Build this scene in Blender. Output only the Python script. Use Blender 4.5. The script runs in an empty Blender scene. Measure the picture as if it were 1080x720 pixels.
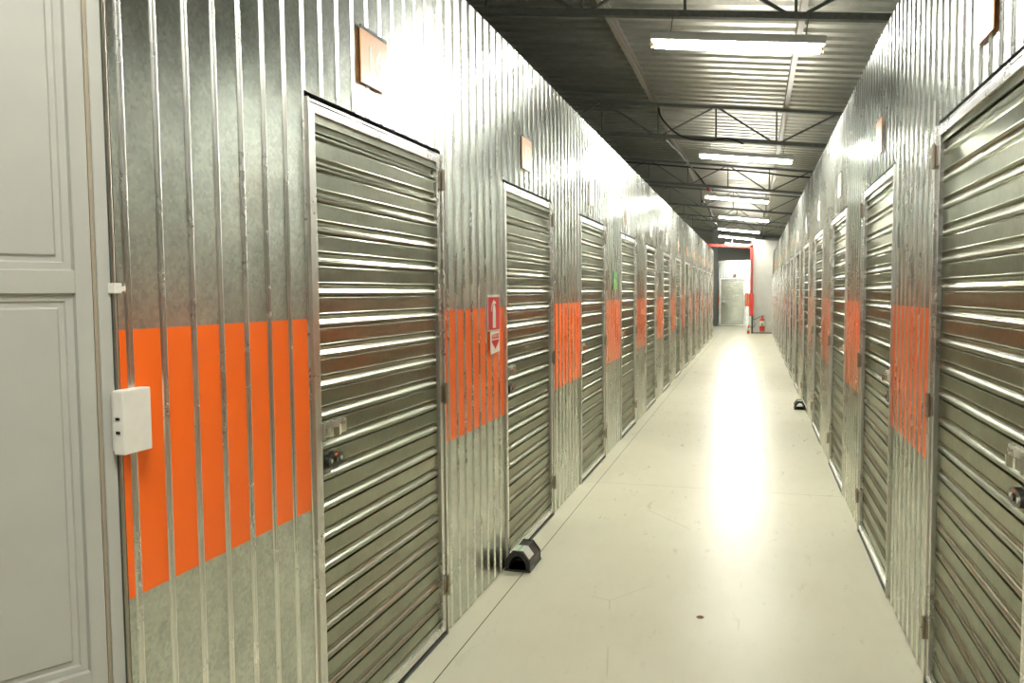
import bpy, math, random
from mathutils import Vector, Matrix

# ------------------------------------------------------------------ camera, light, exposure
scene = bpy.context.scene
COL = scene.collection
random.seed(7)
F_PX, YAW, PITCH, ROLL, CAM_H = 833.31, .296777, .0604388, -.00926085, 1.5
XL, XR = -1.29, .6436          # corridor faces of the two partition walls
SLOPE = -.127                  # the roof falls to the right

cam_data = bpy.data.cameras.new('camera')
cam = bpy.data.objects.new('camera', cam_data); COL.objects.link(cam)
cam_data.sensor_width = 36.0; cam_data.lens = 36.0 * F_PX / 1080.0
cam_data.clip_start = .02; cam_data.clip_end = 200
_f = Vector((-math.sin(YAW)*math.cos(PITCH), math.cos(YAW)*math.cos(PITCH), -math.sin(PITCH)))
_r = Vector((math.cos(YAW), math.sin(YAW), 0)); _u = _r.cross(_f)
_r2 = _r*math.cos(ROLL) + _u*math.sin(ROLL); _u2 = -_r*math.sin(ROLL) + _u*math.cos(ROLL)
cam.matrix_world = Matrix(((_r2.x, _u2.x, -_f.x, 0), (_r2.y, _u2.y, -_f.y, 0), (_r2.z, _u2.z, -_f.z, CAM_H), (0, 0, 0, 1)))
scene.camera = cam

world = bpy.data.worlds.new('world'); scene.world = world; world.use_nodes = True
world.node_tree.nodes['Background'].inputs[0].default_value = (.8, .9, 1, 1)
world.node_tree.nodes['Background'].inputs[1].default_value = .05

TUBE_STRENGTH = 62.0
TUBE_COLOR = (1.0, .985, .90)
LAMPS = [(-.14, .25), (-.14, 6.26), (-.12, 11.5), (-.34, 16.75), (-.25, 21.15), (-.45, 25.5), (-.58, 29.1), (-.5, 33.2)]  # first fixture is out of view, added to brighten the near wall and door
vs = scene.view_settings
scene.display_settings.display_device = 'sRGB'
vs.view_transform = 'Standard'; vs.look = 'None'; vs.gamma = 1; vs.use_curve_mapping = False
vs.exposure = 2.26
scene.cycles.use_denoising = True
scene.cycles.max_bounces = 10
scene.cycles.diffuse_bounces = 6
scene.cycles.glossy_bounces = 6
scene.cycles.sample_clamp_indirect = 4
scene.cycles.blur_glossy = 1.5
scene.cycles.caustics_reflective = True

# ------------------------------------------------------------------ materials
def new_mat(name):
    m = bpy.data.materials.new(name); m.use_nodes = True
    return m, m.node_tree, m.node_tree.nodes['Principled BSDF']
def setp(b, **k):
    names = {'color': 'Base Color', 'rough': 'Roughness', 'metal': 'Metallic', 'spec': 'Specular IOR Level', 'coat': 'Coat Weight', 'coat_rough': 'Coat Roughness'}
    for a, v in k.items():
        b.inputs[names[a]].default_value = (*v, 1) if a == 'color' else v
def tex(nt, kind, scale, coords, **k):
    t = nt.nodes.new('ShaderNodeTex' + kind)
    t.inputs['Scale'].default_value = scale
    for a, v in k.items(): t.inputs[a].default_value = v
    nt.links.new(coords, t.inputs['Vector'])
    return t
def objcoords(nt, scale=(1, 1, 1)):
    c = nt.nodes.new('ShaderNodeTexCoord'); mp = nt.nodes.new('ShaderNodeMapping')
    mp.inputs['Scale'].default_value = scale
    nt.links.new(c.outputs['Object'], mp.inputs['Vector'])
    return mp.outputs[0]
def ramp(nt, fac, stops):
    r = nt.nodes.new('ShaderNodeValToRGB'); e = r.color_ramp.elements
    while len(e) < len(stops): e.new(.5)
    for q, (p, c) in zip(e, stops):
        q.position = p; q.color = (*c, 1) if len(c) == 3 else c
    nt.links.new(fac, r.inputs[0]); return r.outputs[0]
def mrange(nt, fac, a, b, lo, hi):
    m = nt.nodes.new('ShaderNodeMapRange')
    m.inputs[1].default_value = a; m.inputs[2].default_value = b; m.inputs[3].default_value = lo; m.inputs[4].default_value = hi
    nt.links.new(fac, m.inputs[0]); return m.outputs[0]
def bump(nt, bsdf, h, strength, dist, prev=None):
    b = nt.nodes.new('ShaderNodeBump'); b.inputs['Strength'].default_value = strength; b.inputs['Distance'].default_value = dist
    nt.links.new(h, b.inputs['Height'])
    if prev: nt.links.new(prev, b.inputs['Normal'])
    nt.links.new(b.outputs[0], bsdf.inputs['Normal']); return b.outputs[0]
def mix(nt, fac, a, b, mode='MIX'):
    m = nt.nodes.new('ShaderNodeMix'); m.data_type = 'RGBA'; m.blend_type = mode
    for s, v in ((m.inputs[0], fac), (m.inputs[6], a), (m.inputs[7], b)):
        if hasattr(v, 'links'): nt.links.new(v, s)
        else: s.default_value = (*v, 1) if isinstance(v, tuple) and len(v) == 3 else v
    return m.outputs[2]

def galvanised(name, base, dark, rough, spangle=95, wave=.0, aniso=0., rvar=.05, haze=0., hmix=.5):
    m, nt, b = new_mat(name); setp(b, metal=1.0)
    c = objcoords(nt)
    v = tex(nt, 'Voronoi', spangle, c); n = tex(nt, 'Noise', 9, c, Detail=6.0, Roughness=.65); big = tex(nt, 'Noise', 2.2, c, Detail=3.0)
    sp = nt.nodes.new('ShaderNodeSeparateColor'); nt.links.new(v.outputs['Color'], sp.inputs[0])
    s = nt.nodes.new('ShaderNodeMath'); s.operation = 'MULTIPLY_ADD'; s.inputs[1].default_value = .4
    nt.links.new(sp.outputs[0], s.inputs[0]); nt.links.new(mrange(nt, n.outputs[0], .3, .7, 0, .55), s.inputs[2])
    nt.links.new(ramp(nt, s.outputs[0], [(.05, dark), (.85, base)]), b.inputs['Base Color'])
    r = nt.nodes.new('ShaderNodeMath'); r.operation = 'ADD'
    nt.links.new(mrange(nt, s.outputs[0], 0, 1, rough - rvar*.5, rough + rvar*.5), r.inputs[0])
    nt.links.new(mrange(nt, big.outputs[0], .3, .7, -rvar, rvar), r.inputs[1])
    nt.links.new(r.outputs[0], b.inputs['Roughness'])
    if aniso:
        t = nt.nodes.new('ShaderNodeTangent'); t.direction_type = 'RADIAL'; t.axis = 'Z'
        nt.links.new(t.outputs[0], b.inputs['Tangent']); b.inputs['Anisotropic'].default_value = aniso
    if wave:
        w = tex(nt, 'Noise', 2.0, objcoords(nt, (1, 1, .3)), Detail=0.0)
        bump(nt, b, w.outputs[0], wave, .01)
    if haze:   # zinc shows a fairly clear image with a broad haze over it
        ms = nt.nodes.new('ShaderNodeMixShader'); ms.inputs[0].default_value = hmix
        for slot in (1, 2):
            g = nt.nodes.new('ShaderNodeBsdfAnisotropic'); g.distribution = 'BECKMANN'; g.inputs['Anisotropy'].default_value = aniso
            for k, gk in (('Base Color', 'Color'), ('Normal', 'Normal'), ('Tangent', 'Tangent')):
                if b.inputs[k].is_linked: nt.links.new(b.inputs[k].links[0].from_socket, g.inputs[gk])
            if slot == 1: nt.links.new(b.inputs['Roughness'].links[0].from_socket, g.inputs['Roughness'])
            else: g.inputs['Roughness'].default_value = haze
            nt.links.new(g.outputs[0], ms.inputs[slot])
        nt.links.new(ms.outputs[0], nt.nodes['Material Output'].inputs['Surface'])
    return m
M = {}
M['galv'] = galvanised('galvanised_sheet', (.77, .80, .745), (.46, .495, .46), .18, 95, .08, .4, .02, .38)
M['bead'] = galvanised('galvanised_rib_edges', (.93, .92, .87), (.85, .85, .80), .28, 60)  # paler copy of the sheet metal, so ribs look as if catching the lamps
M['slat'] = galvanised('galvanised_slats', (.38, .39, .325), (.31, .32, .26), .21, 60, 0, 0, .02, .38, .4)
M['frame'] = galvanised('galvanised_frame', (.80, .79, .75), (.70, .69, .65), .30, 60)
M['roof'] = galvanised('roof_sheet', (.49, .49, .435), (.40, .405, .36), .45, 20)

def plain(name, color, rough=.5, metal=0., noise=.06, scale=30, coat=0.):
    m, nt, b = new_mat(name); setp(b, color=color, rough=rough, metal=metal, coat=coat)
    if not noise: return m
    n = tex(nt, 'Noise', scale, objcoords(nt), Detail=4.0)
    lo = tuple(max(0, x*(1-noise)) for x in color); hi = tuple(min(1, x*(1+noise)) for x in color)
    nt.links.new(ramp(nt, n.outputs[0], [(.3, lo), (.7, hi)]), b.inputs['Base Color'])
    nt.links.new(mrange(nt, n.outputs[0], .3, .7, rough-.04, rough+.04), b.inputs['Roughness'])
    return m
M['orange'] = plain('orange_vinyl', (1., .155, .008), .34, noise=0)
M['plaque'] = plain('orange_plaque', (.95, .52, .26), .33, noise=.03)  # orange made paler to carry the whitening from lamp reflections
M['white_enamel'] = plain('white_enamel', (.6, .6, .56), .4, noise=.02)
M['door_paint'] = plain('white_door_paint', (.46, .465, .42), .38, noise=.04, scale=6)
M['groove'] = plain('door_seal', (.34, .29, .21), .6)
M['white_plastic'] = plain('white_plastic', (.84, .82, .75), .4, noise=.03)
M['dark_steel'] = plain('dark_painted_steel', (.085, .095, .085), .5, noise=.2)
M['truss_steel'] = plain('grey_green_painted_steel', (.105, .115, .10), .5, noise=.2)
M['purlin_steel'] = plain('purlin_steel', (.30, .27, .21), .45, noise=.15)
M['black'] = plain('black_plastic', (.022, .021, .018), .38, noise=.2)
M['rubber'] = plain('black_rubber', (.012, .012, .012), .6)
M['gap'] = plain('dark_gap', (.012, .012, .012), .9)
M['plaster'] = plain('white_painted_wall', (.56, .56, .51), .7, noise=.05, scale=5)
M['red_paint'] = plain('red_painted_steel', (.30, .028, .02), .4, noise=.1)
M['red_gloss'] = plain('red_gloss', (.62, .03, .02), .25, noise=.05)
M['sign_red'] = plain('sign_red', (.66, .015, .02), .4, noise=.02)
M['sign_white'] = plain('sign_white', (.78, .78, .68), .4, noise=.02)
M['green'] = plain('sign_green', (.03, .33, .10), .4, noise=.1)
M['pale_green'] = plain('pale_green_ink', (.22, .55, .25), .4)
M['light_green'] = plain('light_green_ink', (.16, .48, .12), .4)
M['chrome'] = plain('zinc_plated_steel', (.80, .78, .72), .2, 1.0)
M['hinge'] = plain('hinge_steel', (.50, .45, .38), .35, 1.0)
M['label'] = plain('paper_label', (.62, .64, .60), .5)
M['brown'] = plain('brown_scrap', (.16, .08, .04), .8)
M['outer'] = plain('outer_wall_grey', (.42, .42, .37), .8)
M['copper'] = plain('brass_pin', (.6, .42, .2), .35, 1.0)

m, nt, b = new_mat('fluorescent_tube_glow')
setp(b, color=(.9, .9, .9)); b.inputs['Emission Color'].default_value = (*TUBE_COLOR, 1); b.inputs['Emission Strength'].default_value = TUBE_STRENGTH
M['tube'] = m

# epoxy floor: cream paint, fine joints, scuffs
m, nt, b = new_mat('epoxy_floor'); setp(b, rough=.2, spec=.05)
c = objcoords(nt)
n1 = tex(nt, 'Noise', 1.3, c, Detail=5.0); n2 = tex(nt, 'Noise', 38, c, Detail=3.0); n3 = tex(nt, 'Noise', 7, objcoords(nt, (1.6, .45, 1)), Detail=7.0, Roughness=.7)
col = ramp(nt, n1.outputs[0], [(.3, (.655, .645, .495)), (.7, (.705, .695, .545))])
col = mix(nt, mrange(nt, n3.outputs[0], .5, .8, 0, .18), col, (.50, .47, .33))
col = mix(nt, mrange(nt, n2.outputs[0], .72, .8, 0, .35), col, (.33, .26, .16))
sx = nt.nodes.new('ShaderNodeSeparateXYZ'); nt.links.new(c, sx.inputs[0])
def line_mask(sock, at, w, period=None):
    a = nt.nodes.new('ShaderNodeMath'); a.operation = 'SUBTRACT'; nt.links.new(sock, a.inputs[0]); a.inputs[1].default_value = at; o = a.outputs[0]
    if period:
        p = nt.nodes.new('ShaderNodeMath'); p.operation = 'WRAP'; nt.links.new(o, p.inputs[0]); p.inputs[1].default_value = -period/2; p.inputs[2].default_value = period/2; o = p.outputs[0]
    d = nt.nodes.new('ShaderNodeMath'); d.operation = 'ABSOLUTE'; nt.links.new(o, d.inputs[0])
    return mrange(nt, d.outputs[0], w*.5, w, 1, 0)
col = mix(nt, line_mask(sx.outputs[0], -1.172, .0035), col, (.12, .10, .07))
lm = nt.nodes.new('ShaderNodeMath'); lm.operation = 'MULTIPLY'; lm.inputs[1].default_value = .6
nt.links.new(line_mask(sx.outputs[1], 6.13, .0045, 5.9), lm.inputs[0])
col = mix(nt, lm.outputs[0], col, (.2, .17, .11))
# thin curved scuffs
wv = tex(nt, 'Voronoi', 1.1, objcoords(nt, (1, .6, 1))); wv.feature = 'DISTANCE_TO_EDGE'
ns = tex(nt, 'Noise', 2.6, c, Detail=1.0)
mm = nt.nodes.new('ShaderNodeMath'); mm.operation = 'MULTIPLY'
nt.links.new(mrange(nt, wv.outputs[0], .001, .0035, 1, 0), mm.inputs[0]); nt.links.new(mrange(nt, ns.outputs[0], .56, .62, 0, .3), mm.inputs[1])
col = mix(nt, mm.outputs[0], col, (.33, .27, .16))
nt.links.new(col, b.inputs['Base Color'])
nt.links.new(mrange(nt, n3.outputs[0], .3, .75, .26, .34), b.inputs['Roughness'])
w_ = tex(nt, 'Noise', 1.6, c, Detail=2.0); bump(nt, b, w_.outputs[0], .12, .01)
M['floor'] = m

# ------------------------------------------------------------------ mesh builder
class MB:
    def __init__(s): s.v = []; s.f = []; s.m = []
    def quad(s, a, b, c, d, m=0):
        i = len(s.v); s.v += [tuple(a), tuple(b), tuple(c), tuple(d)]; s.f.append((i, i+1, i+2, i+3)); s.m.append(m)
    def poly(s, pts, m=0):
        i = len(s.v); s.v += [tuple(p) for p in pts]; s.f.append(tuple(range(i, i+len(pts)))); s.m.append(m)
    def box(s, x0, x1, y0, y1, z0, z1, m=0, bev=0.):
        if bev:
            return s.cbox(x0, x1, y0, y1, z0, z1, m, bev)
        i = len(s.v)
        s.v += [(x, y, z) for z in (z0, z1) for y in (y0, y1) for x in (x0, x1)]
        for q in ((0, 2, 3, 1), (4, 5, 7, 6), (0, 1, 5, 4), (2, 6, 7, 3), (0, 4, 6, 2), (1, 3, 7, 5)):
            s.f.append(tuple(i+k for k in q)); s.m.append(m)
    def cbox(s, x0, x1, y0, y1, z0, z1, m, b):
        import bmesh
        bm = bmesh.new()
        vv = [bm.verts.new((x, y, z)) for z in (z0, z1) for y in (y0, y1) for x in (x0, x1)]
        for q in ((0, 2, 3, 1), (4, 5, 7, 6), (0, 1, 5, 4), (2, 6, 7, 3), (0, 4, 6, 2), (1, 3, 7, 5)): bm.faces.new([vv[k] for k in q])
        bmesh.ops.bevel(bm, geom=list(bm.edges), offset=b, segments=2, affect='EDGES', profile=.6)
        bm.verts.index_update(); i = len(s.v)
        s.v += [tuple(v.co) for v in bm.verts]
        for f in bm.faces: s.f.append(tuple(i+v.index for v in f.verts)); s.m.append(m)
        bm.free()
    def prism(s, pts, a, b, fn, m=0, caps=True):
        """closed outline pts (2D) extruded from a to b; fn(p, q, t) gives the 3D point"""
        n = len(pts); i = len(s.v)
        s.v += [fn(p[0], p[1], a) for p in pts] + [fn(p[0], p[1], b) for p in pts]
        for k in range(n):
            l = (k+1) % n; s.f.append((i+k, i+l, i+n+l, i+n+k)); s.m.append(m)
        if caps:
            s.f.append(tuple(i+k for k in reversed(range(n)))); s.m.append(m)
            s.f.append(tuple(i+n+k for k in range(n))); s.m.append(m)
    def tube(s, path, r, n=8, m=0, caps=True):
        path = [Vector(p) for p in path]; rs = r if isinstance(r, (list, tuple)) else [r]*len(path)
        i = len(s.v); up = None
        for k, p in enumerate(path):
            d = (path[min(k+1, len(path)-1)] - path[max(k-1, 0)]).normalized()
            if up is None: up = d.orthogonal().normalized()
            up = (up - d*up.dot(d)).normalized(); sd = d.cross(up)
            for q in range(n):
                a = 2*math.pi*q/n; s.v.append(tuple(p + (up*math.cos(a) + sd*math.sin(a))*rs[k]))
        for k in range(len(path)-1):
            for q in range(n):
                l = (q+1) % n; s.f.append((i+k*n+q, i+k*n+l, i+(k+1)*n+l, i+(k+1)*n+q)); s.m.append(m)
        if caps:
            s.f.append(tuple(i+q for q in reversed(range(n)))); s.m.append(m)
            s.f.append(tuple(i+(len(path)-1)*n+q for q in range(n))); s.m.append(m)
    def lathe(s, prof, cx, cy, n=20, m=0):
        i = len(s.v)
        for r, z in prof:
            for q in range(n):
                a = 2*math.pi*q/n; s.v.append((cx+r*math.cos(a), cy+r*math.sin(a), z))
        for k in range(len(prof)-1):
            for q in range(n):
                l = (q+1) % n; s.f.append((i+k*n+q, i+k*n+l, i+(k+1)*n+l, i+(k+1)*n+q)); s.m.append(m)
        s.f.append(tuple(i+q for q in reversed(range(n)))); s.m.append(m)
        s.f.append(tuple(i+(len(prof)-1)*n+q for q in range(n))); s.m.append(m)
    def bar(s, a, b, w, h, m=0):
        """rectangular bar between two points, w across, h in the other direction"""
        a, b = Vector(a), Vector(b); d = (b-a).normalized()
        sd = Vector((0, 1, 0)) if abs(d.y) < .9 else Vector((1, 0, 0))
        sd = (sd - d*sd.dot(d)).normalized(); up = d.cross(sd)
        pts = [(-w/2, -h/2), (w/2, -h/2), (w/2, h/2), (-w/2, h/2)]
        L = (b-a).length
        s.prism(pts, 0, L, lambda p, q, t: tuple(a + sd*p + up*q + d*t), m)
    def mesh(s, name, mats, smooth=False, angle=35):
        me = bpy.data.meshes.new(name); me.from_pydata(s.v, [], s.f)
        for k in (mats if isinstance(mats, list) else [mats]): me.materials.append(M[k])
        for p, k in zip(me.polygons, s.m): p.material_index = k
        import bmesh
        bm = bmesh.new(); bm.from_mesh(me)
        bmesh.ops.remove_doubles(bm, verts=bm.verts, dist=1e-6)
        bmesh.ops.recalc_face_normals(bm, faces=bm.faces)
        bm.to_mesh(me); bm.free()
        if smooth:
            for p in me.polygons: p.use_smooth = True
            try: me.set_sharp_from_angle(angle=math.radians(angle))
            except Exception: pass
        me.update(); return me
    def build(s, name, mats, parent=None, smooth=False, loc=None):
        o = bpy.data.objects.new(name, s.mesh(name, mats, smooth)); COL.objects.link(o)
        if parent: o.parent = parent
        if loc: o.location = loc
        return o
def tag(o, label=None, cat=None, group=None, kind=None):
    if label: o['label'] = label
    if cat: o['category'] = cat
    if group: o['group'] = group
    if kind: o['kind'] = kind
    return o
def empty(name, loc=(0, 0, 0)):
    o = bpy.data.objects.new(name, None); COL.objects.link(o); o.location = loc; o.empty_display_size = .1; return o
def copy_tree(o, parent=None):
    c = o.copy(); COL.objects.link(c)
    if parent: c.parent = parent
    for ch in [x for x in bpy.data.objects if x.parent == o]: copy_tree(ch, c)
    return c
def text_mesh(name, body, size, mat, fn, parent, depth=.0006):
    """flat raised lettering; fn maps (across, up, out) to local 3D"""
    cu = bpy.data.curves.new(name, 'FONT'); cu.body = body; cu.size = size; cu.align_x = 'CENTER'; cu.align_y = 'CENTER'; cu.extrude = depth; cu.resolution_u = 3
    t = bpy.data.objects.new('tmp_text', cu); COL.objects.link(t)
    dg = bpy.context.evaluated_depsgraph_get(); me = bpy.data.meshes.new_from_object(t.evaluated_get(dg)); me.name = name
    bpy.data.objects.remove(t); bpy.data.curves.remove(cu)
    for v in me.vertices: v.co = Vector(fn(*v.co))
    me.materials.clear(); me.materials.append(M[mat])
    o = bpy.data.objects.new(name, me); COL.objects.link(o); o.parent = parent
    return o

# ------------------------------------------------------------------ the setting
mb = MB(); mb.box(-9, 9, -8, 43, -.2, 0)
tag(mb.build('floor', 'floor'), 'glossy cream epoxy floor with thin dark joint lines', 'floor', kind='structure')

def roof_z(x, base): return base + SLOPE*x
# roof sheet: trapezoidal ribs running across the corridor
mb = MB(); pitch = .25; y = -8.0; prof = []
while y < 43:
    prof += [(y, 0), (y+.10, 0), (y+.125, .035), (y+.15, .035), (y+.165, .028), (y+.18, .035), (y+.205, .035), (y+.23, 0)]
    y += pitch
zb = 4.11
for (y0, h0), (y1, h1) in zip(prof, prof[1:]):
    mb.quad((-9, y0, roof_z(-9, zb)+h0), (9, y0, roof_z(9, zb)+h0), (9, y1, roof_z(9, zb)+h1), (-9, y1, roof_z(-9, zb)+h1))
mb.quad((-9, -8, roof_z(-9, zb)+.1), (9, -8, roof_z(9, zb)+.1), (9, 43, roof_z(9, zb)+.1), (-9, 43, roof_z(-9, zb)+.1))
tag(mb.build('ceiling', 'roof'), 'grey corrugated metal roof underside sloping down to the right', 'ceiling', kind='structure')

for nm, (x0, x1, y0, y1) in {'wall_outer_left': (-9.2, -9, -8, 43), 'wall_outer_right': (9, 9.2, -8, 43), 'wall_behind': (-9.2, 9.2, -8.2, -8), 'wall_far_end': (-9, 9, 39.3, 39.5)}.items():
    mb = MB(); mb.box(x0, x1, y0, y1, 0, 5.6); tag(mb.build(nm, 'outer'), 'dark outer building wall beyond the storage units', 'wall', kind='structure')

PITCH_R = .1034; BAND = (.845, 1.43); DOOR_H = 2.112; WALL_H = 2.859
LW, RW = 1.075, 1.135
L_START = [2.113 + 1.953*k for k in range(13)]
R_START = [2.13 + 2.02*k for k in range(14)]
RIB = [(0, .0008), (.0018, .0012), (.0032, .0038), (.0047, .0050), (.0062, .0046), (.0076, .0030), (.0092, 0)]
def rib_profile(a0, a1, off):
    """(position, height, is_flat) breakpoints between a0 and a1"""
    pts = {a0: 0., a1: 0.}
    k = math.floor((a0-off)/PITCH_R) - 1
    def h(a):
        d = abs(((a-off + PITCH_R/2) % PITCH_R) - PITCH_R/2)
        for (u, hu), (w, hw) in zip(RIB, RIB[1:]):
            if u <= d <= w: return hu + (hw-hu)*(d-u)/(w-u)
        return 0.
    ks = []
    while off + k*PITCH_R < a1 + .1:
        c = off + k*PITCH_R
        for d in [-u for u, _ in RIB[:0:-1]] + [u for u, _ in RIB[1:]]:
            if a0 < c+d < a1: ks.append(c+d)
        k += 1
    arr = sorted([a0, a1] + ks)
    return [(a, h(a)) for a in arr]
def corrugated_wall(fn, a0, a1, openings, off, name, label, top=WALL_H, band=True, extra=None):
    cuts = sorted(set([a0, a1] + [q for s, e in openings for q in (s, e)]))
    mb = MB()
    zs = [.004, BAND[0], BAND[1], DOOR_H, top]
    for s, e in zip(cuts, cuts[1:]):
        is_open = any(abs(s-o[0]) < 1e-6 for o in openings)
        pr = rib_profile(s, e, off)
        for (p0, h0), (p1, h1) in zip(pr, pr[1:]):
            flat = h0 < 1e-4 and h1 < 1e-4
            for i, (z0, z1) in enumerate(zip(zs, zs[1:])):
                if is_open and i < 3: continue
                mb.quad(fn(p0, h0, z0), fn(p1, h1, z0), fn(p1, h1, z1), fn(p0, h0, z1), (1 if (i == 1 and band) else 0) if flat else 3)
    # reveals of the openings and closing faces, so that the sheet has a real thickness of partition
    for s, e in openings:
        for q in (s, e): mb.quad(fn(q, 0, 0), fn(q, -.05, 0), fn(q, -.05, DOOR_H), fn(q, 0, DOOR_H))
        mb.quad(fn(s, 0, DOOR_H), fn(e, 0, DOOR_H), fn(e, -.05, DOOR_H), fn(s, -.05, DOOR_H))
        mb.quad(fn(s-.02, -.055, 0), fn(e+.02, -.055, 0), fn(e+.02, -.055, DOOR_H+.02), fn(s-.02, -.055, DOOR_H+.02), 2)  # flat backing coloured near-black for the unlit unit interior
    if extra: extra(mb)
    return tag(mb.build(name, ['galv', 'orange', 'gap', 'bead']), label, 'wall', kind='structure')
fL = lambda a, n, z: (XL+n, a, z)
fR = lambda a, n, z: (XR-n, a, z)
def backL(mb):
    mb.quad((XL, 1.36, WALL_H), (XL, 27.3, WALL_H), (-4.6, 27.3, WALL_H), (-4.6, 1.36, WALL_H))  # unseen cap over the units, added to stop lamp light leaking in
    mb.quad((XL, 27.3, 0), (XL, 27.3, WALL_H), (-4.6, 27.3, WALL_H), (-4.6, 27.3, 0))
    mb.quad((XL, 1.36, 0), (XL, 1.36, WALL_H), (XL-.06, 1.36, WALL_H), (XL-.06, 1.36, 0))
    mb.quad((-4.6, -8, 0), (-4.6, 27.3, 0), (-4.6, 27.3, WALL_H), (-4.6, -8, WALL_H))
def backR(mb):
    mb.quad((XR, -6, WALL_H), (XR, 29.55, WALL_H), (4.2, 29.55, WALL_H), (4.2, -6, WALL_H))  # unseen cap here too, keeps lamp light out of the right units
    mb.quad((4.2, -6, 0), (4.2, 29.55, 0), (4.2, 29.55, WALL_H), (4.2, -6, WALL_H))
corrugated_wall(fL, 1.36, 27.3, [(s, s+LW) for s in L_START], 1.389, 'wall_left', 'galvanised ribbed partition with orange band, left of corridor', extra=backL)
corrugated_wall(fR, -6.0, 29.55, [(s, s+RW) for s in R_START] + [(.11-2.02*k, .11-2.02*k+RW) for k in (0, 1, 2)], 1.37, 'wall_right', 'galvanised ribbed partition with orange band, right of corridor', extra=backR)

# far room: unit front facing the camera beyond the opening
FY = 36.0
fF = lambda a, n, z: (a, FY-n, z)
def backF(mb):
    mb.quad((-1.47, FY, 0), (-1.47, FY, WALL_H), (-1.47, FY+3, WALL_H), (-1.47, FY+3, 0))
    mb.quad((-1.47, FY, WALL_H), (3.0, FY, WALL_H), (3.0, FY+3, WALL_H), (-1.47, FY+3, WALL_H))
corrugated_wall(fF, -1.47, 3.0, [(-1.43, -1.43+LW)], -1.44, 'wall_far_room', 'bright ribbed unit front facing the corridor beyond the red beam', extra=backF)

# white wall at the end of the corridor, red post and red beam
mb = MB(); mb.prism([(-.085, 0), (4.3, 0), (4.3, 2.9), (-.085, 3.36)], 29.56, 29.80, lambda p, q, t: (p, t, q))
tag(mb.build('wall_back', 'plaster'), 'white painted wall closing the right side of the corridor end', 'wall', kind='structure')
mb = MB(); mb.box(-5.2, -2.05, 29.6, 29.8, 0, 3.2)
tag(mb.build('wall_back_left', 'outer'), 'dark wall behind the far end of the left units', 'wall', kind='structure')
mb = MB()
mb.box(-.125, -.03, 29.42, 29.555, 1.40, 3.20); mb.box(-.145, -.005, 29.40, 29.555, .63, 1.42, 1, .008)
mb.box(-.135, -.07, 29.42, 29.555, 0, .63, 2); mb.box(-.07, -.015, 29.42, 29.555, 0, .63, 3)
tag(mb.build('trim_1', ['red_paint', 'red_gloss', 'sign_white', 'black']), 'red steel post with white and black foot beside the white wall', 'post', kind='structure')
mb = MB(); mb.prism([(-3.2, 3.235), (-.03, 3.035), (-.03, 3.125), (-3.2, 3.325)], 29.42, 29.5, lambda p, q, t: (p, t, q))
tag(mb.build('trim_2', 'red_paint'), 'red steel beam spanning the opening at the corridor end', 'beam', kind='structure')
mb = MB(); mb.box(-1.72, -1.50, 35.6, 35.9, 0, 4.26)  # solid near-black upright takes the place of a dark gap
tag(mb.build('trim_3', 'dark_steel'), 'near-black upright put in for the dark gap left of the far unit door', 'column', kind='structure')

# ------------------------------------------------------------------ storage doors
def slat_mesh(side, w):
    """horizontally ribbed sheet with closed rib ends, side = +1 corridor to +X"""
    mb = MB(); fr = .052; z0, z1 = .055, 2.052; per = .0975; off = 1.982 - per*20
    P = [(0, -.009), (.003, -.009), (.0042, -.003), (.0065, .0006), (.0100, .0020), (.0145, .0014), (.0180, -.0015), (.0215, -.0055), (.027, -.0085), (.033, -.0088), (.0385, -.006), (.0425, -.0005), (.0445, .0015), (.0465, .0012), (.048, 0), (.093, 0), (.0945, .0018), (.096, .001), (.0968, -.009), (.0975, -.009)]
    rows = []
    k = 0
    z = off
    while z < z1:
        for q, h in P[:-1]:
            if z0 < z+q < z1 and not (z+q > 2.02): rows.append((z+q, h))
        z += per
    rows = [(z0, 0)] + rows + [(z1, 0)]
    a0, a1 = fr, w-fr; tap = .012
    for (za, ha), (zb_, hb) in zip(rows, rows[1:]):
        mb.quad((side*(ha-.010), a0+tap, za), (side*(ha-.010), a1-tap, za), (side*(hb-.010), a1-tap, zb_), (side*(hb-.010), a0+tap, zb_))
        mb.quad((side*-.010, a0, za), (side*(ha-.010), a0+tap, za), (side*(hb-.010), a0+tap, zb_), (side*-.010, a0, zb_))
        mb.quad((side*(ha-.010), a1-tap, za), (side*-.010, a1, za), (side*-.010, a1, zb_), (side*(hb-.010), a1-tap, zb_))
    # bottom and top flat hems folded over the sheet
    mb.box(*sorted((side*-.010, side*-.004)), a0, a1, .045, .075); mb.box(*sorted((side*-.010, side*-.004)), a0, a1, 2.03, 2.058)
    return mb.mesh('slatted_panel', 'slat', True, 18)
def frames(side, w):
    o = MB(); X = lambda a, b: sorted((side*a, side*b))
    # fixed outer frame: angles round the opening
    o.box(*X(-.04, .013), .0015, .012, .003, 2.095, 0, .0015); o.box(*X(-.04, .013), w-.012, w-.0015, .003, 2.095, 0, .0015)
    o.box(*X(-.04, .006), .012, w-.012, 2.086, 2.094, 0)
    o.box(*X(-.04, .009), .004, w-.004, .0005, .010, 1)
    l = MB()
    # moving leaf frame
    l.box(*X(-.016, .006), .018, .052, .024, 2.083, 0, .002); l.box(*X(-.016, .006), w-.052, w-.018, .024, 2.083, 0, .002)
    l.box(*X(-.016, .006), .052, w-.052, 2.055, 2.083, 0, .002); l.box(*X(-.016, .006), .052, w-.052, .024, .052, 0, .002)
    for z in (.25, .75, 1.25, 1.75):     # rivets
        for a in (.035, w-.035): l.box(*X(.006, .0075), a-.003, a+.003, z-.003, z+.003, 1)
    return o.mesh('door_frame', ['frame', 'dark_steel'], False), l.mesh('leaf_frame', ['frame', 'hinge'], False)
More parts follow.
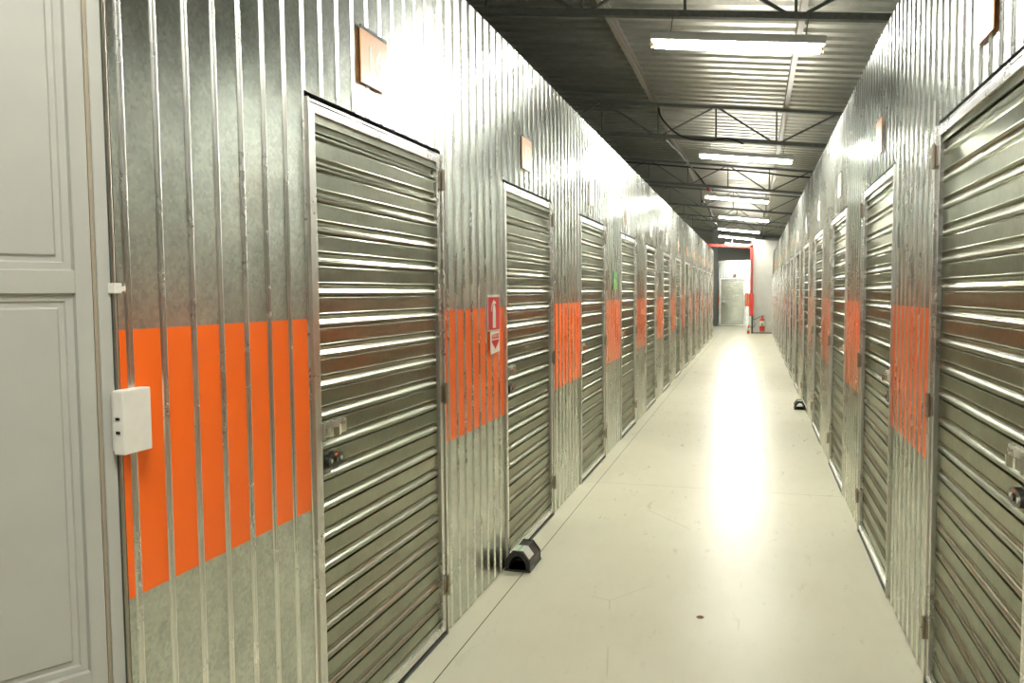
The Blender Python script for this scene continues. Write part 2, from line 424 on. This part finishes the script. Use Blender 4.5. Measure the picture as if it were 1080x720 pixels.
def make_door(side, w, x, y):
    root = empty('door_1', (x, y, 0))
    fm, lm_ = frames(side, w)
    for nm, me in (('door_frame', fm), ('leaf_frame', lm_), ('slatted_panel', slat_mesh(side, w))):
        o = bpy.data.objects.new(nm, me); COL.objects.link(o); o.parent = root
    X = lambda a, b: sorted((side*a, side*b))
    hm = MB(); hm.tube([(side*.019, w-.014, -.045), (side*.019, w-.014, .045)], .0085, 10)
    hm.box(*X(.006, .012), w-.045, w-.012, -.035, .035); hm.box(*X(.009, .015), w-.014, w+.016, -.035, .035)
    hm.box(*X(.0185, .0285), w-.023, w-.005, -.002, .002)
    hme = hm.mesh('hinge', 'hinge', True)
    for z in (1.985, 1.072, .225):
        o = bpy.data.objects.new('hinge', hme); COL.objects.link(o); o.parent = root; o.location = (0, 0, z)
    # hasp with swivel clip
    zc = 1.072
    h = MB(); h.box(*X(-.012, .001), .075, .215, zc-.022, zc+.024, 0, .002); h.tube([(side*.004, .19, zc+.012), (side*.008, .19, zc+.012)], .006, 10, 1)
    h.tube([(side*.0, .175, zc+.012), (side*.006, .175, zc+.012)], .005, 10, 1)
    hasp = h.build('hasp', ['frame', 'hinge'], root)
    c = MB(); pts = [(.048, .003), (.062, .003), (.068, .022), (.088, .022), (.112, .030), (.124, .028), (.130, .012), (.150, .006)]
    for (a0, n0), (a1, n1) in zip(pts, pts[1:]):
        c.prism([(a0, n0), (a1, n1), (a1, n1+.003), (a0, n0+.003)], zc-.016, zc+.012, lambda p, q, t: (side*q, p, t))
    c.box(*X(.001, .018), .046, .052, zc-.024, zc+.020)
    c.build('hasp_clip', 'chrome', hasp)
    # black rim lock with rounded ends
    zl = .972; yl = .135; out = []
    for i in range(12):
        a = math.pi/2 + math.pi*i/11; out.append((yl-.030+.020*math.cos(a), zl+.020*math.sin(a)))
    out += [(yl, zl-.027)]
    for i in range(12):
        a = -math.pi/2 + math.pi*i/11; out.append((yl+.030+.020*math.cos(a), zl+.020*math.sin(a)))
    out += [(yl, zl+.027)]
    k = MB(); k.prism(out, -.008, .006, lambda p, q, t: (side*t, p, q))
    k.tube([(side*.005, yl, zl), (side*.011, yl, zl)], .010, 14)
    lock = k.build('lock', 'black', root)
    for dy in (-.031, .031):
        s_ = MB(); s_.tube([(side*.005, yl+dy, zl), (side*.008, yl+dy, zl)], .0075, 12); s_.build('screw', 'chrome', lock)
    t_ = MB(); t_.box(*X(.006, .007), yl-.009, yl+.007, zl+.013, zl+.020); t_.build('orange_mark', 'orange', lock)
    q_ = MB(); q_.box(*X(.011, .0116), yl-.0012, yl+.0012, zl-.006, zl+.006); q_.build('keyhole', 'copper', lock)
    return root
num = [0]
def name_door(o):
    num[0] += 1; o.name = 'door_%d' % num[0]
ORD = ['nearest', 'second', 'third', 'fourth', 'fifth', 'sixth', 'seventh', 'eighth', 'ninth', 'tenth', 'eleventh', 'twelfth', 'thirteenth', 'fourteenth']
def ord_label(k, n, side):
    if k == 0: return 'nearest'
    if k == n-1: return 'farthest'
    return ORD[k] + ' from the camera'
L_NOTE = {0: 'nearest slatted galvanised storage door on the left, under the plaque reading 16', 1: 'slatted galvanised storage door between fire extinguisher sign and next orange band, left side', 3: 'slatted galvanised storage door just past the green exit sign, fourth on the left'}
first = None
for k, y in enumerate(L_START):
    if k == 0: o = first = make_door(1, LW, XL, y)
    else: o = copy_tree(first); o.location = (XL, y, 0)
    name_door(o)
    tag(o, L_NOTE.get(k, 'slatted galvanised storage door, %s of thirteen along the left wall' % (ORD[k] if k < 12 else 'farthest')), 'door', 'storage doors along the left wall', 'structure')
R_NOTE = {0: 'nearest slatted storage door on the right, cut off by the picture edge', 4: 'slatted storage door on the right just past the small black bait box'}
for k, y in enumerate(R_START):
    if k == 0: o = firstR = make_door(-1, RW, XR, y)
    else: o = copy_tree(firstR); o.location = (XR, y, 0)
    name_door(o)
    tag(o, R_NOTE.get(k, 'slatted galvanised storage door, %s of fourteen along the right wall' % (ORD[k] if k < 13 else 'farthest')), 'door', 'storage doors along the right wall', 'structure')
for k in (0, 1, 2):
    o = copy_tree(firstR); o.location = (XR, .11-2.02*k, 0); name_door(o)
    tag(o, 'slatted galvanised storage door beside and behind the camera on the right', 'door', 'storage doors behind the camera', 'structure')
# the far door faces the camera: the same door turned a quarter
o = copy_tree(first); o.location = (-1.43+LW, FY, 0); o.rotation_euler = (0, 0, 0)
o.matrix_world = Matrix(((0, 1, 0, -1.43), (-1, 0, 0, FY), (0, 0, 1, 0), (0, 0, 0, 1)))
name_door(o); tag(o, 'slatted galvanised storage door facing the camera beyond the red beam', 'door', kind='structure')

# ------------------------------------------------------------------ white panelled door at the left edge
U = Vector((.5, .866, 0)); N = Vector((.866, -.5, 0)); P0 = Vector((XL-.004, 1.349, 0))
def leafp(s, n, z): return tuple(P0 + U*s + N*n + Vector((0, 0, z)))
dr = empty('door_%d' % (num[0]+1), tuple(P0))
tag(dr, 'off-white panelled steel door standing open at the left picture edge', 'door', kind='structure')
def lp(s, n, z): return tuple(U*s + N*n + Vector((0, 0, z)))
def obox(mb, s0, s1, n0, n1, z0, z1, m=0, b=0):
    t = MB(); t.box(s0, s1, n0, n1, z0, z1, m, b); i = len(mb.v)
    mb.v += [lp(*p) for p in t.v]; mb.f += [tuple(i+k for k in f) for f in t.f]; mb.m += t.m
j = MB(); obox(j, -.027, -.001, -.06, .0, 0, 2.75, 0, .003); j.build('jamb', 'door_paint', dr)
g = MB(); obox(g, -.034, -.027, -.06, -.006, 0, 2.75); g.build('seal', 'groove', dr)
lf = MB(); Lw = .86; s1 = -.036; s0 = s1-Lw
obox(lf, s1-.033, s1, -.04, 0, .01, 2.70, 0, .003); obox(lf, s0, s0+.033, -.04, 0, .01, 2.70, 0, .003)
rails = [(.01, .10), (.665, .712), (1.510, 1.555), (2.62, 2.70)]
for a, b_ in rails: obox(lf, s0+.033, s1-.033, -.04, -.0005, a, b_)
lf.build('leaf', 'door_paint', dr)
for (a, z0), (z1, b_) in zip(rails, rails[1:]):
    pm = MB(); A, B = s0+.033, s1-.033; w1, w2 = .016, .033; d1, d2 = -.010, -.014
    rings = [(0, -.0015), (.003, d1), (w1, d1), (w1+.003, d2), (w2-.004, d2), (w2, -.009)]
    for (i0, n0), (i1, n1) in zip(rings, rings[1:]):
        c0 = [(A+i0, z0+i0), (B-i0, z0+i0), (B-i0, z1-i0), (A+i0, z1-i0)]; c1 = [(A+i1, z0+i1), (B-i1, z0+i1), (B-i1, z1-i1), (A+i1, z1-i1)]
        for q in range(4):
            r = (q+1) % 4; pm.quad(lp(c0[q][0], n0, c0[q][1]), lp(c0[r][0], n0, c0[r][1]), lp(c1[r][0], n1, c1[r][1]), lp(c1[q][0], n1, c1[q][1]))
    i1, n1 = rings[-1]
    pm.quad(lp(A+i1, n1, z0+i1), lp(B-i1, n1, z0+i1), lp(B-i1, n1, z1-i1), lp(A+i1, n1, z1-i1))
    pm.build('door_panel', 'door_paint', dr)
mb = MB(); mb.box(XL-.16, XL-.012, 1.352, 1.372, 0, 2.85); mb.box(XL-.04, XL-.02, 1.340, 1.353, 0, 2.85)  # dark strips stand in for the shade between white door and ribbed wall
tag(mb.build('trim_4', 'dark_steel'), 'dark strip added for the shade in the gap between white door and ribbed wall', 'post', kind='structure')
mb = MB(); mb.tube([(XL+.002, 1.350, 0), (XL+.002, 1.350, 2.85)], .0035, 8)
tag(mb.build('conduit_rod', 'hinge', smooth=True), 'thin metal rod in the gap between white door and ribbed wall', 'rod')
cl = MB(); cl.box(XL-.006, XL+.012, 1.341, 1.362, 1.508, 1.530, 0, .002); cl.box(XL+.001, XL+.008, 1.362, 1.376, 1.513, 1.523, 0, .001)
tag(cl.build('cable_clip', 'white_plastic'), 'small white plastic clip holding the rod beside the white door', 'clip')
bx = empty('alarm_box', (XL, 1.352, 1.24)); tag(bx, 'white plastic box fixed over the orange band by the white door', 'wall box')
t = MB(); t.box(.010, .038, -.028, .052, -.070, .066, 0, .003); t.build('cover', 'white_plastic', bx)
t = MB(); t.box(0, .010, -.020, .046, -.064, .060); t.build('back_plate', 'white_plastic', bx)
for z in (.003, -.026):
    t = MB(); t.box(.018, .028, -.0295, -.027, z, z+.006); t.build('vent_slot', 'gap', bx)

# ------------------------------------------------------------------ plaques with unit numbers
def plaque(side, x, y, text, label, group, z=2.318):
    r = empty('unit_number_plaque', (x, y, z)); tag(r, label, 'number plaque', group)
    p = MB(); p.box(*sorted((side*.0085, side*.012)), -.1, .1, -.095, .095); p.build('plate', 'plaque', r)
    t = MB(); t.box(*sorted((side*.0085, side*.0135)), -.1, .1, .085, .097); t.build('top_strip', 'dark_steel', r)
    if text:
        text_mesh('numerals', text, .125, 'sign_white', lambda a, u, o_: (side*(.0126+o_), side*a, u-.005), r)
    return r
pl0 = None
for k, y in enumerate(L_START):
    lb = {0: 'orange plaque numbered 16 above the nearest left door', 1: 'orange plaque with pale numerals above the second left door'}.get(k, 'orange plaque above the %s left door' % (ORD[k] if k < 12 else 'farthest'))
    plaque(1, XL, y+.45, {0: '16', 1: '17'}.get(k), lb, 'number plaques on the left wall')
for k, y in enumerate(R_START):
    lb = 'orange plaque above the %s right door' % (ORD[k] if k < 13 else 'farthest')
    plaque(-1, XR, y+.52, None, lb, 'number plaques on the right wall', 2.32)
r = empty('unit_number_plaque', (-.80, FY, 2.20)); tag(r, 'small brown plaque above the far door facing the camera', 'number plaque')
p = MB(); p.box(-.085, .085, -.014, -.009, -.07, .07); p.build('plate', 'brown', r)
t = MB(); t.box(-.085, .085, -.016, -.009, .06, .072); t.build('top_strip', 'dark_steel', r)

# ------------------------------------------------------------------ signs
sg = empty('extinguisher_sign', (XL, 3.865, 1.345)); tag(sg, 'red and white fire extinguisher sign above a white arrow card', 'sign')
t = MB(); t.box(.0085, .0105, -.095, .105, -.035, .150); t.build('sign_plate', 'sign_white', sg)
t = MB(); t.box(.0105, .0112, -.088, .098, -.030, .138); t.build('red_field', 'sign_red', sg)
t = MB()
body = [(-.022, -.020), (.024, -.020), (.024, .075), (.018, .092), (.008, .098), (.008, .106), (.030, .104), (.030, .112), (.004, .120), (-.004, .126), (-.012, .118), (-.030, .108), (-.046, .086), (-.052, .066), (-.042, .064), (-.036, .082), (-.022, .098), (-.006, .106), (-.006, .098), (-.016, .092), (-.022, .075)]
t.prism(body, .0112, .0120, lambda p_, q_, t_: (t_, p_+.005, q_)); t.build('extinguisher_pictogram', 'sign_white', sg)
a_ = MB(); a_.prism([(-.065, -.155), (.085, -.143), (.085, -.038), (-.065, -.038)], .0085, .0105, lambda p_, q_, t_: (t_+.004, p_, q_)); card = a_.build('arrow_card', 'sign_white', sg)
a_ = MB(); a_.prism([(-.045, -.055), (.070, -.050), (.070, -.076), (-.045, -.076)], .0145, .0150, lambda p_, q_, t_: (t_, p_, q_)); 
a_.prism([(-.045, -.082), (.070, -.082), (.070, -.092), (.012, -.130), (-.045, -.092)], .0145, .0150, lambda p_, q_, t_: (t_, p_, q_))
a_.build('red_arrow', 'sign_red', card)
text_mesh('lettering', 'EXTINTOR', .021, 'sign_white', lambda a, u, o_: (.0151+o_*.5, a+.012, u-.064), card)

sg = empty('exit_sign', (XL, 7.63, 1.62)); tag(sg, 'small green and white exit sign before the fourth left door', 'sign')
t = MB(); t.box(.0085, .011, -.10, .10, -.085, .085); t.build('sign_plate', 'light_green', sg)
t = MB(); t.box(.011, .0116, -.098, .0, .02, .083); t.box(.011, .0116, -.02, .06, .0, .022); t.build('dark_green_field', 'green', sg)
t = MB(); t.prism([(.02, .03), (.05, .035), (.075, .06), (.06, .078), (.03, .07)], .0116, .0122, lambda p_, q_, t_: (t_, p_, q_)); t.build('running_figure', 'sign_white', sg)
t = MB(); t.prism([(-.08, -.02), (-.02, -.02), (-.03, .012), (-.07, .016)], .0116, .0122, lambda p_, q_, t_: (t_, p_, q_)); t.build('white_arrow', 'sign_white', sg)

# ------------------------------------------------------------------ bait boxes
def bait(x, y, w, ln, label):
    """tunnel box, half-octagon section, tunnel along the corridor"""
    r = empty('bait_box', (x, y, 0)); tag(r, label, 'bait box')
    h = .108; k = w/2
    outer = [(-k, .012), (k, .012), (k, .055), (k*.58, .098), (k*.30, h), (-k*.30, h), (-k*.58, .098), (-k, .055)]
    outer = [(-k, .012), (k, .012), (k, .056), (k*.42, h), (-k*.42, h), (-k, .056)]
    inn = [(k*.72*math.cos(a), .016+.070*math.sin(a)) for a in [math.pi*i/14 for i in range(15)]]
    b_ = MB()
    # outer skin
    for (p, q) in zip(outer[1:], outer[2:] + outer[:1]):
        b_.quad((p[0], 0, p[1]), (q[0], 0, q[1]), (q[0], ln, q[1]), (p[0], ln, p[1]))
    for p, q in zip(inn, inn[1:]):
        b_.quad((p[0], 0, p[1]), (q[0], 0, q[1]), (q[0], ln, q[1]), (p[0], ln, p[1]))
    b_.quad((-k, 0, .012), (k, 0, .012), (k, ln, .012), (-k, ln, .012))
    # end faces: ring between the outline and the arch
    def hit(a):
        d = (math.cos(a), math.sin(a)); best = None; o0 = (0, .016)
        pts = [(k, .016), (k, .056), (k*.42, h), (-k*.42, h), (-k, .056), (-k, .016)]
        for p, q in zip(pts, pts[1:]):
            ex, ey = q[0]-p[0], q[1]-p[1]; den = d[0]*ey - d[1]*ex
            if abs(den) < 1e-9: continue
            t_ = ((p[0]-o0[0])*ey - (p[1]-o0[1])*ex)/den; u_ = ((p[0]-o0[0])*d[1] - (p[1]-o0[1])*d[0])/den
            if t_ > 0 and -1e-6 <= u_ <= 1+1e-6 and (best is None or t_ < best): best = t_
        return (o0[0]+d[0]*best, o0[1]+d[1]*best)
    for yy in (0, ln):
        for i in range(14):
            a0, a1 = math.pi*i/14, math.pi*(i+1)/14
            p0, p1 = hit(a0+1e-6 if i == 0 else a0), hit(a1-1e-6 if i == 13 else a1)
            b_.quad((inn[i][0], yy, inn[i][1]), (p0[0], yy, p0[1]), (p1[0], yy, p1[1]), (inn[i+1][0], yy, inn[i+1][1]))
    b_.build('shell', 'black', r)
    f_ = MB(); f_.box(-k-.006, k+.006, -.006, ln+.006, 0, .012, 0, .003); f_.build('base_flange', 'black', r)
    for yy in (.0, ln-.012):   # raised end collars
        c_ = MB(); 
        for (p, q) in zip(outer[1:], outer[2:]):
            s_ = 1.035; c_.quad((p[0]*s_, yy, p[1]*s_), (q[0]*s_, yy, q[1]*s_), (q[0]*s_, yy+.012, q[1]*s_), (p[0]*s_, yy+.012, p[1]*s_))
            for y2 in (yy, yy+.012): c_.quad((p[0], y2, p[1]), (q[0], y2, q[1]), (q[0]*s_, y2, q[1]*s_), (p[0]*s_, y2, p[1]*s_))
        c_.build('collar', 'black', r)
    lab = MB(); d = .0008
    def lpt(p, y_, n): return (p[0]+n[0]*d, y_, p[1]+n[1]*d)
    top = ((outer[3], outer[4]) if False else ((k*.42, h), (-k*.42, h))); sl = ((k, .056), (k*.42, h))
    nn = Vector((h-.056, k-k*.42)).normalized()
    ya, yb = .022, ln*.52
    lab.quad((k*.42, ya, h+d), (-k*.42, ya, h+d), (-k*.42, yb, h+d), (k*.42, yb, h+d))
    pa = (sl[1][0]*.18+sl[0][0]*.82, sl[1][1]*.18+sl[0][1]*.82)
    lab.quad((pa[0]+nn[0]*d, ya, pa[1]+nn[1]*d), (k*.42+nn[0]*d, ya, h+nn[1]*d), (k*.42+nn[0]*d, yb, h+nn[1]*d), (pa[0]+nn[0]*d, yb, pa[1]+nn[1]*d))
    L_ = lab.build('paper_label', 'label', r)
    gs = MB(); e = .0014; gs.quad((k*.10, ya, h+e), (-k*.12, ya, h+e), (-k*.12, yb, h+e), (k*.10, yb, h+e)); gs.build('green_stripe', 'pale_green', L_)
    ir = MB(); ir.tube([(-k*.69, ln*.45, .030), (k*.69, ln*.45, .030)], .003, 8); ir.build('inner_rod', 'hinge', r, True)
    return r
bait(-1.208, 4.01, .135, .225, 'black tunnel-shaped rodent bait box with paper label, against the left wall')
bait(.572, 10.54, .125, .20, 'small black rodent bait box with arched opening, against the right wall')

# ------------------------------------------------------------------ trusses, purlins
TR_Y = [(1.0), 6.30, 11.50, 16.85, 21.25, 25.60, 29.30]
BOT, TOP = 3.55, 3.98
TRL = ['above the camera', 'above the nearest visible lamp', 'above the second visible lamp', 'above the third visible lamp', 'above the fourth visible lamp', 'above the fifth visible lamp', 'over the white end wall']
for Y, where in zip(TR_Y, TRL):
    r = empty('roof_truss', (0, Y, 3.5)); tag(r, 'grey-green steel lattice roof truss ' + where, 'roof truss', 'roof trusses across the corridor')
    zt, zb2 = TOP-3.5, BOT-3.5
    def P(x, z): return (x, 0, z + SLOPE*x)
    x0, x1 = -6.1, 5.1
    t = MB(); t.prism([(-.03, -.012), (.03, -.012), (.03, .026), (.022, .026), (.022, -.004), (-.022, -.004), (-.022, .026), (-.03, .026)], x0, x1, lambda p_, q_, s_: (s_, p_, zt+q_+SLOPE*s_)); t.build('top_chord', 'truss_steel', r)
    hh = .05
    t = MB(); t.prism([(-.03, -hh/2), (.03, -hh/2), (.03, hh/2), (.022, hh/2), (.022, -hh/2+.008), (-.022, -hh/2+.008), (-.022, hh/2), (-.03, hh/2)], x0, x1, lambda p_, q_, s_: (s_, p_, zb2+q_+SLOPE*s_)); t.build('bottom_chord', 'truss_steel', r)
    xs = -.52; k = -7
    while k <= 7:
        x = xs + .8*k
        if x0 < x < x1:
            t = MB(); t.bar(P(x, zb2), P(x, zt), .022, .022); t.build('vertical_web', 'truss_steel', r)
            if x+.8 < x1:
                a, b_ = (zt, zb2) if k % 2 == 0 else (zb2, zt)
                t = MB(); t.bar(P(x+.035, a), P(x+.765, b_), .024, .024); t.build('diagonal_web', 'truss_steel', r)
        k += 1
for i, x in enumerate((-4.97, -3.18, -1.39, .40, 2.19, 3.98)):
    z = roof_z(x, TOP+.026); mb = MB()
    c_ = [(-.028, 0), (.028, 0), (.028, .014), (.022, .014), (.022, .005), (-.022, .005), (-.022, .098), (.022, .098), (.022, .086), (.028, .086), (.028, .104), (-.028, .104)]
    mb.prism(c_, -8, 42.9, lambda p_, q_, t_: (x+p_, t_, z+q_+SLOPE*p_))
    lb = ['long steel purlin far over the left units', 'long steel purlin over the left units', 'brownish steel purlin above the left wall, nearest the corridor', 'brownish steel purlin running above the corridor lamps', 'long steel purlin over the right units', 'long steel purlin far over the right units'][i]
    tag(mb.build('roof_purlin', 'purlin_steel'), lb, 'purlin', 'roof purlins')

# ------------------------------------------------------------------ fluorescent fixtures
def make_lamp():
    r = empty('fluorescent_fixture', (0, 0, 0))
    h = MB(); L = .63
    h.prism([(-.072, 0), (-.075, -.050), (-.068, -.054), (.068, -.054), (.075, -.050), (.072, 0), (.055, .012), (-.055, .012)], -L, L, lambda p_, q_, t_: (t_, p_, q_)); h.build('housing', 'white_enamel', r)
    for s_ in (-1, 1):
        e = MB(); e.box(*sorted((s_*(L-.014), s_*L)), -.05, .05, -.055, -.02, 0, .003)
        for d in (-.036, .036): e.box(*sorted((s_*(L-.012), s_*(L-.002))), d-.010, d+.010, -.09, -.05, 0, .002)
        e.build('lampholder', 'white_plastic', r)
    for d in (-.036, .036):
        t = MB(); t.tube([(-L+.028, d, -.078), (L-.028, d, -.078)], .0135, 10); tb = t.build('fluorescent_tube', 'tube', r, True)
        for s_ in (-1, 1):
            c_ = MB(); c_.tube([(s_*(L-.030), d, -.078), (s_*(L-.011), d, -.078)], .014, 10); c_.build('tube_cap', 'copper', tb, True)
    for x in (-.49, .49):
        t = MB(); t.tube([(x, 0, .01), (x, 0, .15)], .004, 6); t.box(x-.012, x+.012, -.018, .018, .008, .016); t.build('hanging_rod', 'truss_steel', r)
    return r
proto = None; tilt = math.atan(-SLOPE)
LL = {0: 'unseen twin-tube fluorescent fixture added above the camera to brighten the near end', 1: 'largest and nearest twin-tube fluorescent fixture in view', 2: 'second fluorescent fixture from the camera', 3: 'third fluorescent fixture from the camera', 4: 'fourth fluorescent fixture from the camera', 5: 'fifth fluorescent fixture from the camera', 6: 'farthest visible fluorescent fixture, just above the red beam', 7: 'fluorescent fixture hidden behind the red beam in the far room'}
for i, (x, y) in enumerate(LAMPS):
    if proto is None: o = proto = make_lamp()
    else: o = copy_tree(proto)
    z = BOT + SLOPE*x - .17
    o.location = (x, y, z); o.rotation_euler = (0, tilt, 0)
    tag(o, LL[i], 'ceiling light', 'fluorescent fixtures over the corridor')

# cables along the roof steel
def smooth_path(pts, n=6):
    out = []
    P_ = [Vector(p) for p in pts]
    for i in range(len(P_)-1):
        p0, p1, p2, p3 = P_[max(i-1, 0)], P_[i], P_[i+1], P_[min(i+2, len(P_)-1)]
        for k in range(n):
            t = k/n
            out.append(.5*((2*p1) + (p2-p0)*t + (2*p0-5*p1+4*p2-p3)*t*t + (3*p1-p0-3*p2+p3)*t**3))
    out.append(P_[-1]); return out
def rz(x, b_): return b_ + SLOPE*x
def cable(name, pts, r, label, mat='rubber'):
    t = MB(); t.tube(smooth_path(pts), r, 6); return tag(t.build(name, mat, None, True), label, 'cable')
cable('power_cable', [(-1.30, 11.44, rz(-1.3, 3.93)), (-1.27, 11.43, rz(-1.27, 3.80)), (-1.1, 11.43, rz(-1.1, 3.62)), (-.9, 11.43, rz(-.9, 3.53)), (-.6, 11.43, rz(-.6, 3.52)), (-.35, 11.43, rz(-.35, 3.56)), (-.15, 11.44, rz(-.15, 3.50))], .012, 'black cable sagging across the truss of the second lamp')
cable('power_cable', [(-5, 16.8, rz(-5, 3.94)), (-1.6, 16.78, rz(-1.6, 3.90)), (-.9, 16.78, rz(-.9, 3.89)), (0, 16.78, rz(0, 3.90)), (.9, 16.78, rz(.9, 3.86)), (3, 16.8, rz(3, 3.93))], .016, 'black cable tied under the top chord of the third lamp truss')
cable('power_cable', [(-1.5, 14.2, rz(-1.5, 3.98)), (-1.35, 15.2, rz(-1.3, 3.92)), (-1.1, 16.6, rz(-1.1, 3.72)), (-.95, 17.4, rz(-.9, 3.58)), (-.8, 19, rz(-.9, 3.60))], .018, 'thick black cable dropping beside the third fluorescent fixture')
cable('power_cable', [(-1.25, 20.5, rz(-1.25, 3.60)), (-1.3, 22, rz(-1.3, 3.75)), (-1.15, 23.5, rz(-1.1, 3.55)), (-1.3, 25.3, rz(-1.3, 3.62)), (-1.2, 27.5, rz(-1.2, 3.60))], .022, 'black cable bundle winding above the far lamps')
mb = MB(); mb.box(-.93, -.86, 16.72, 16.80, rz(-.9, 3.44), rz(-.9, 3.475), 0, .006); mb.tube([(-.895, 16.76, rz(-.9, 3.475)), (-.895, 16.80, rz(-.9, 3.50))], .004, 6)
tag(mb.build('indicator_lamp', 'red_gloss'), 'small red indicator on the truss left of the third lamp', 'indicator')

# ------------------------------------------------------------------ fire extinguishers at the end
def extinguisher(x, y, z, rad, h, label, hose):
    r = empty('fire_extinguisher', (x, y, z)); tag(r, label, 'fire extinguisher')
    b_ = MB(); b_.lathe([(rad*.9, 0), (rad, .015), (rad, h*.70), (rad*.85, h*.77), (rad*.45, h*.83), (rad*.28, h*.86), (rad*.28, h*.89)], 0, 0, 20); body = b_.build('cylinder', 'red_gloss', r, True)
    l = MB(); l.lathe([(rad*1.01, h*.34), (rad*1.01, h*.66)], 0, 0, 20); l.f = l.f[:-2]; l.m = l.m[:-2]; l.build('label_band', 'sign_white', body, True)
    g_ = MB(); g_.box(-rad*.45, rad*.3, -rad*1.05, -rad*.9, h*.36, h*.50); g_.build('green_mark', 'green', body)
    v = MB(); v.tube([(0, 0, h*.88), (0, 0, h*.95)], rad*.22, 10); v.box(-rad*.15, rad*.9, -.012, .012, h*.93, h*.955); v.prism([(-rad*.2, h*.955), (rad*.7, h*.99), (rad*.7, h*1.01), (-rad*.2, h*.985)], -.012, .012, lambda p_, q_, t_: (p_, t_, q_)); v.build('valve_and_handle', 'black', r)
    if hose:
        t = MB(); t.tube(smooth_path(hose), .011, 8); t.build('hose', 'rubber', r, True)
    return r
extinguisher(.30, 29.46, .085, .082, .56, 'red fire extinguisher with white label hung on white end wall', [(-.02, -.02, .52), (-.10, -.04, .50), (-.20, -.04, .44), (-.30, -.03, .42), (-.37, -.03, .44)])
mb = MB(); mb.box(.22, .38, 29.52, 29.562, .30, .34); tag(mb.build('wall_bracket', 'dark_steel'), 'dark bracket holding the hung extinguisher on white wall', 'bracket')
extinguisher(-.17, 29.30, 0, .045, .32, 'small red fire extinguisher standing on the floor by the red post', [(0, 0, .29), (.05, .02, .27), (.12, .02, .22), (.20, .02, .26), (.24, .03, .36)])
mb = MB(); mb.box(-.085, .66, 29.54, 29.562, 0, .035)
tag(mb.build('baseboard_back', 'dark_steel'), 'thin dark skirting line at the foot of the white end wall', 'baseboard', kind='structure')

# beam clamp and ring on the red beam
mb = MB(); ring = [(-.755+.035*math.cos(a), 29.40, 3.16+.035*math.sin(a)) for a in [2*math.pi*i/16 for i in range(17)]]
mb.tube(ring, .010, 8); mb.box(-.765, -.735, 29.39, 29.42, 3.19, 3.30)
tag(mb.build('beam_clamp', 'white_plastic', None, True), 'white ring clamp hanging on the red beam', 'clamp')

# scrap on the floor
mb = MB(); pts = [(0, .012), (.014, .018), (.026, .006), (.020, -.012), (.004, -.014), (-.008, -.002)]
mb.prism(pts, 0, .003, lambda p_, q_, t_: (-.232+p_, 3.66+q_, t_))
tag(mb.build('floor_scrap', 'brown'), 'tiny brown scrap lying on the cream floor in front', 'scrap')
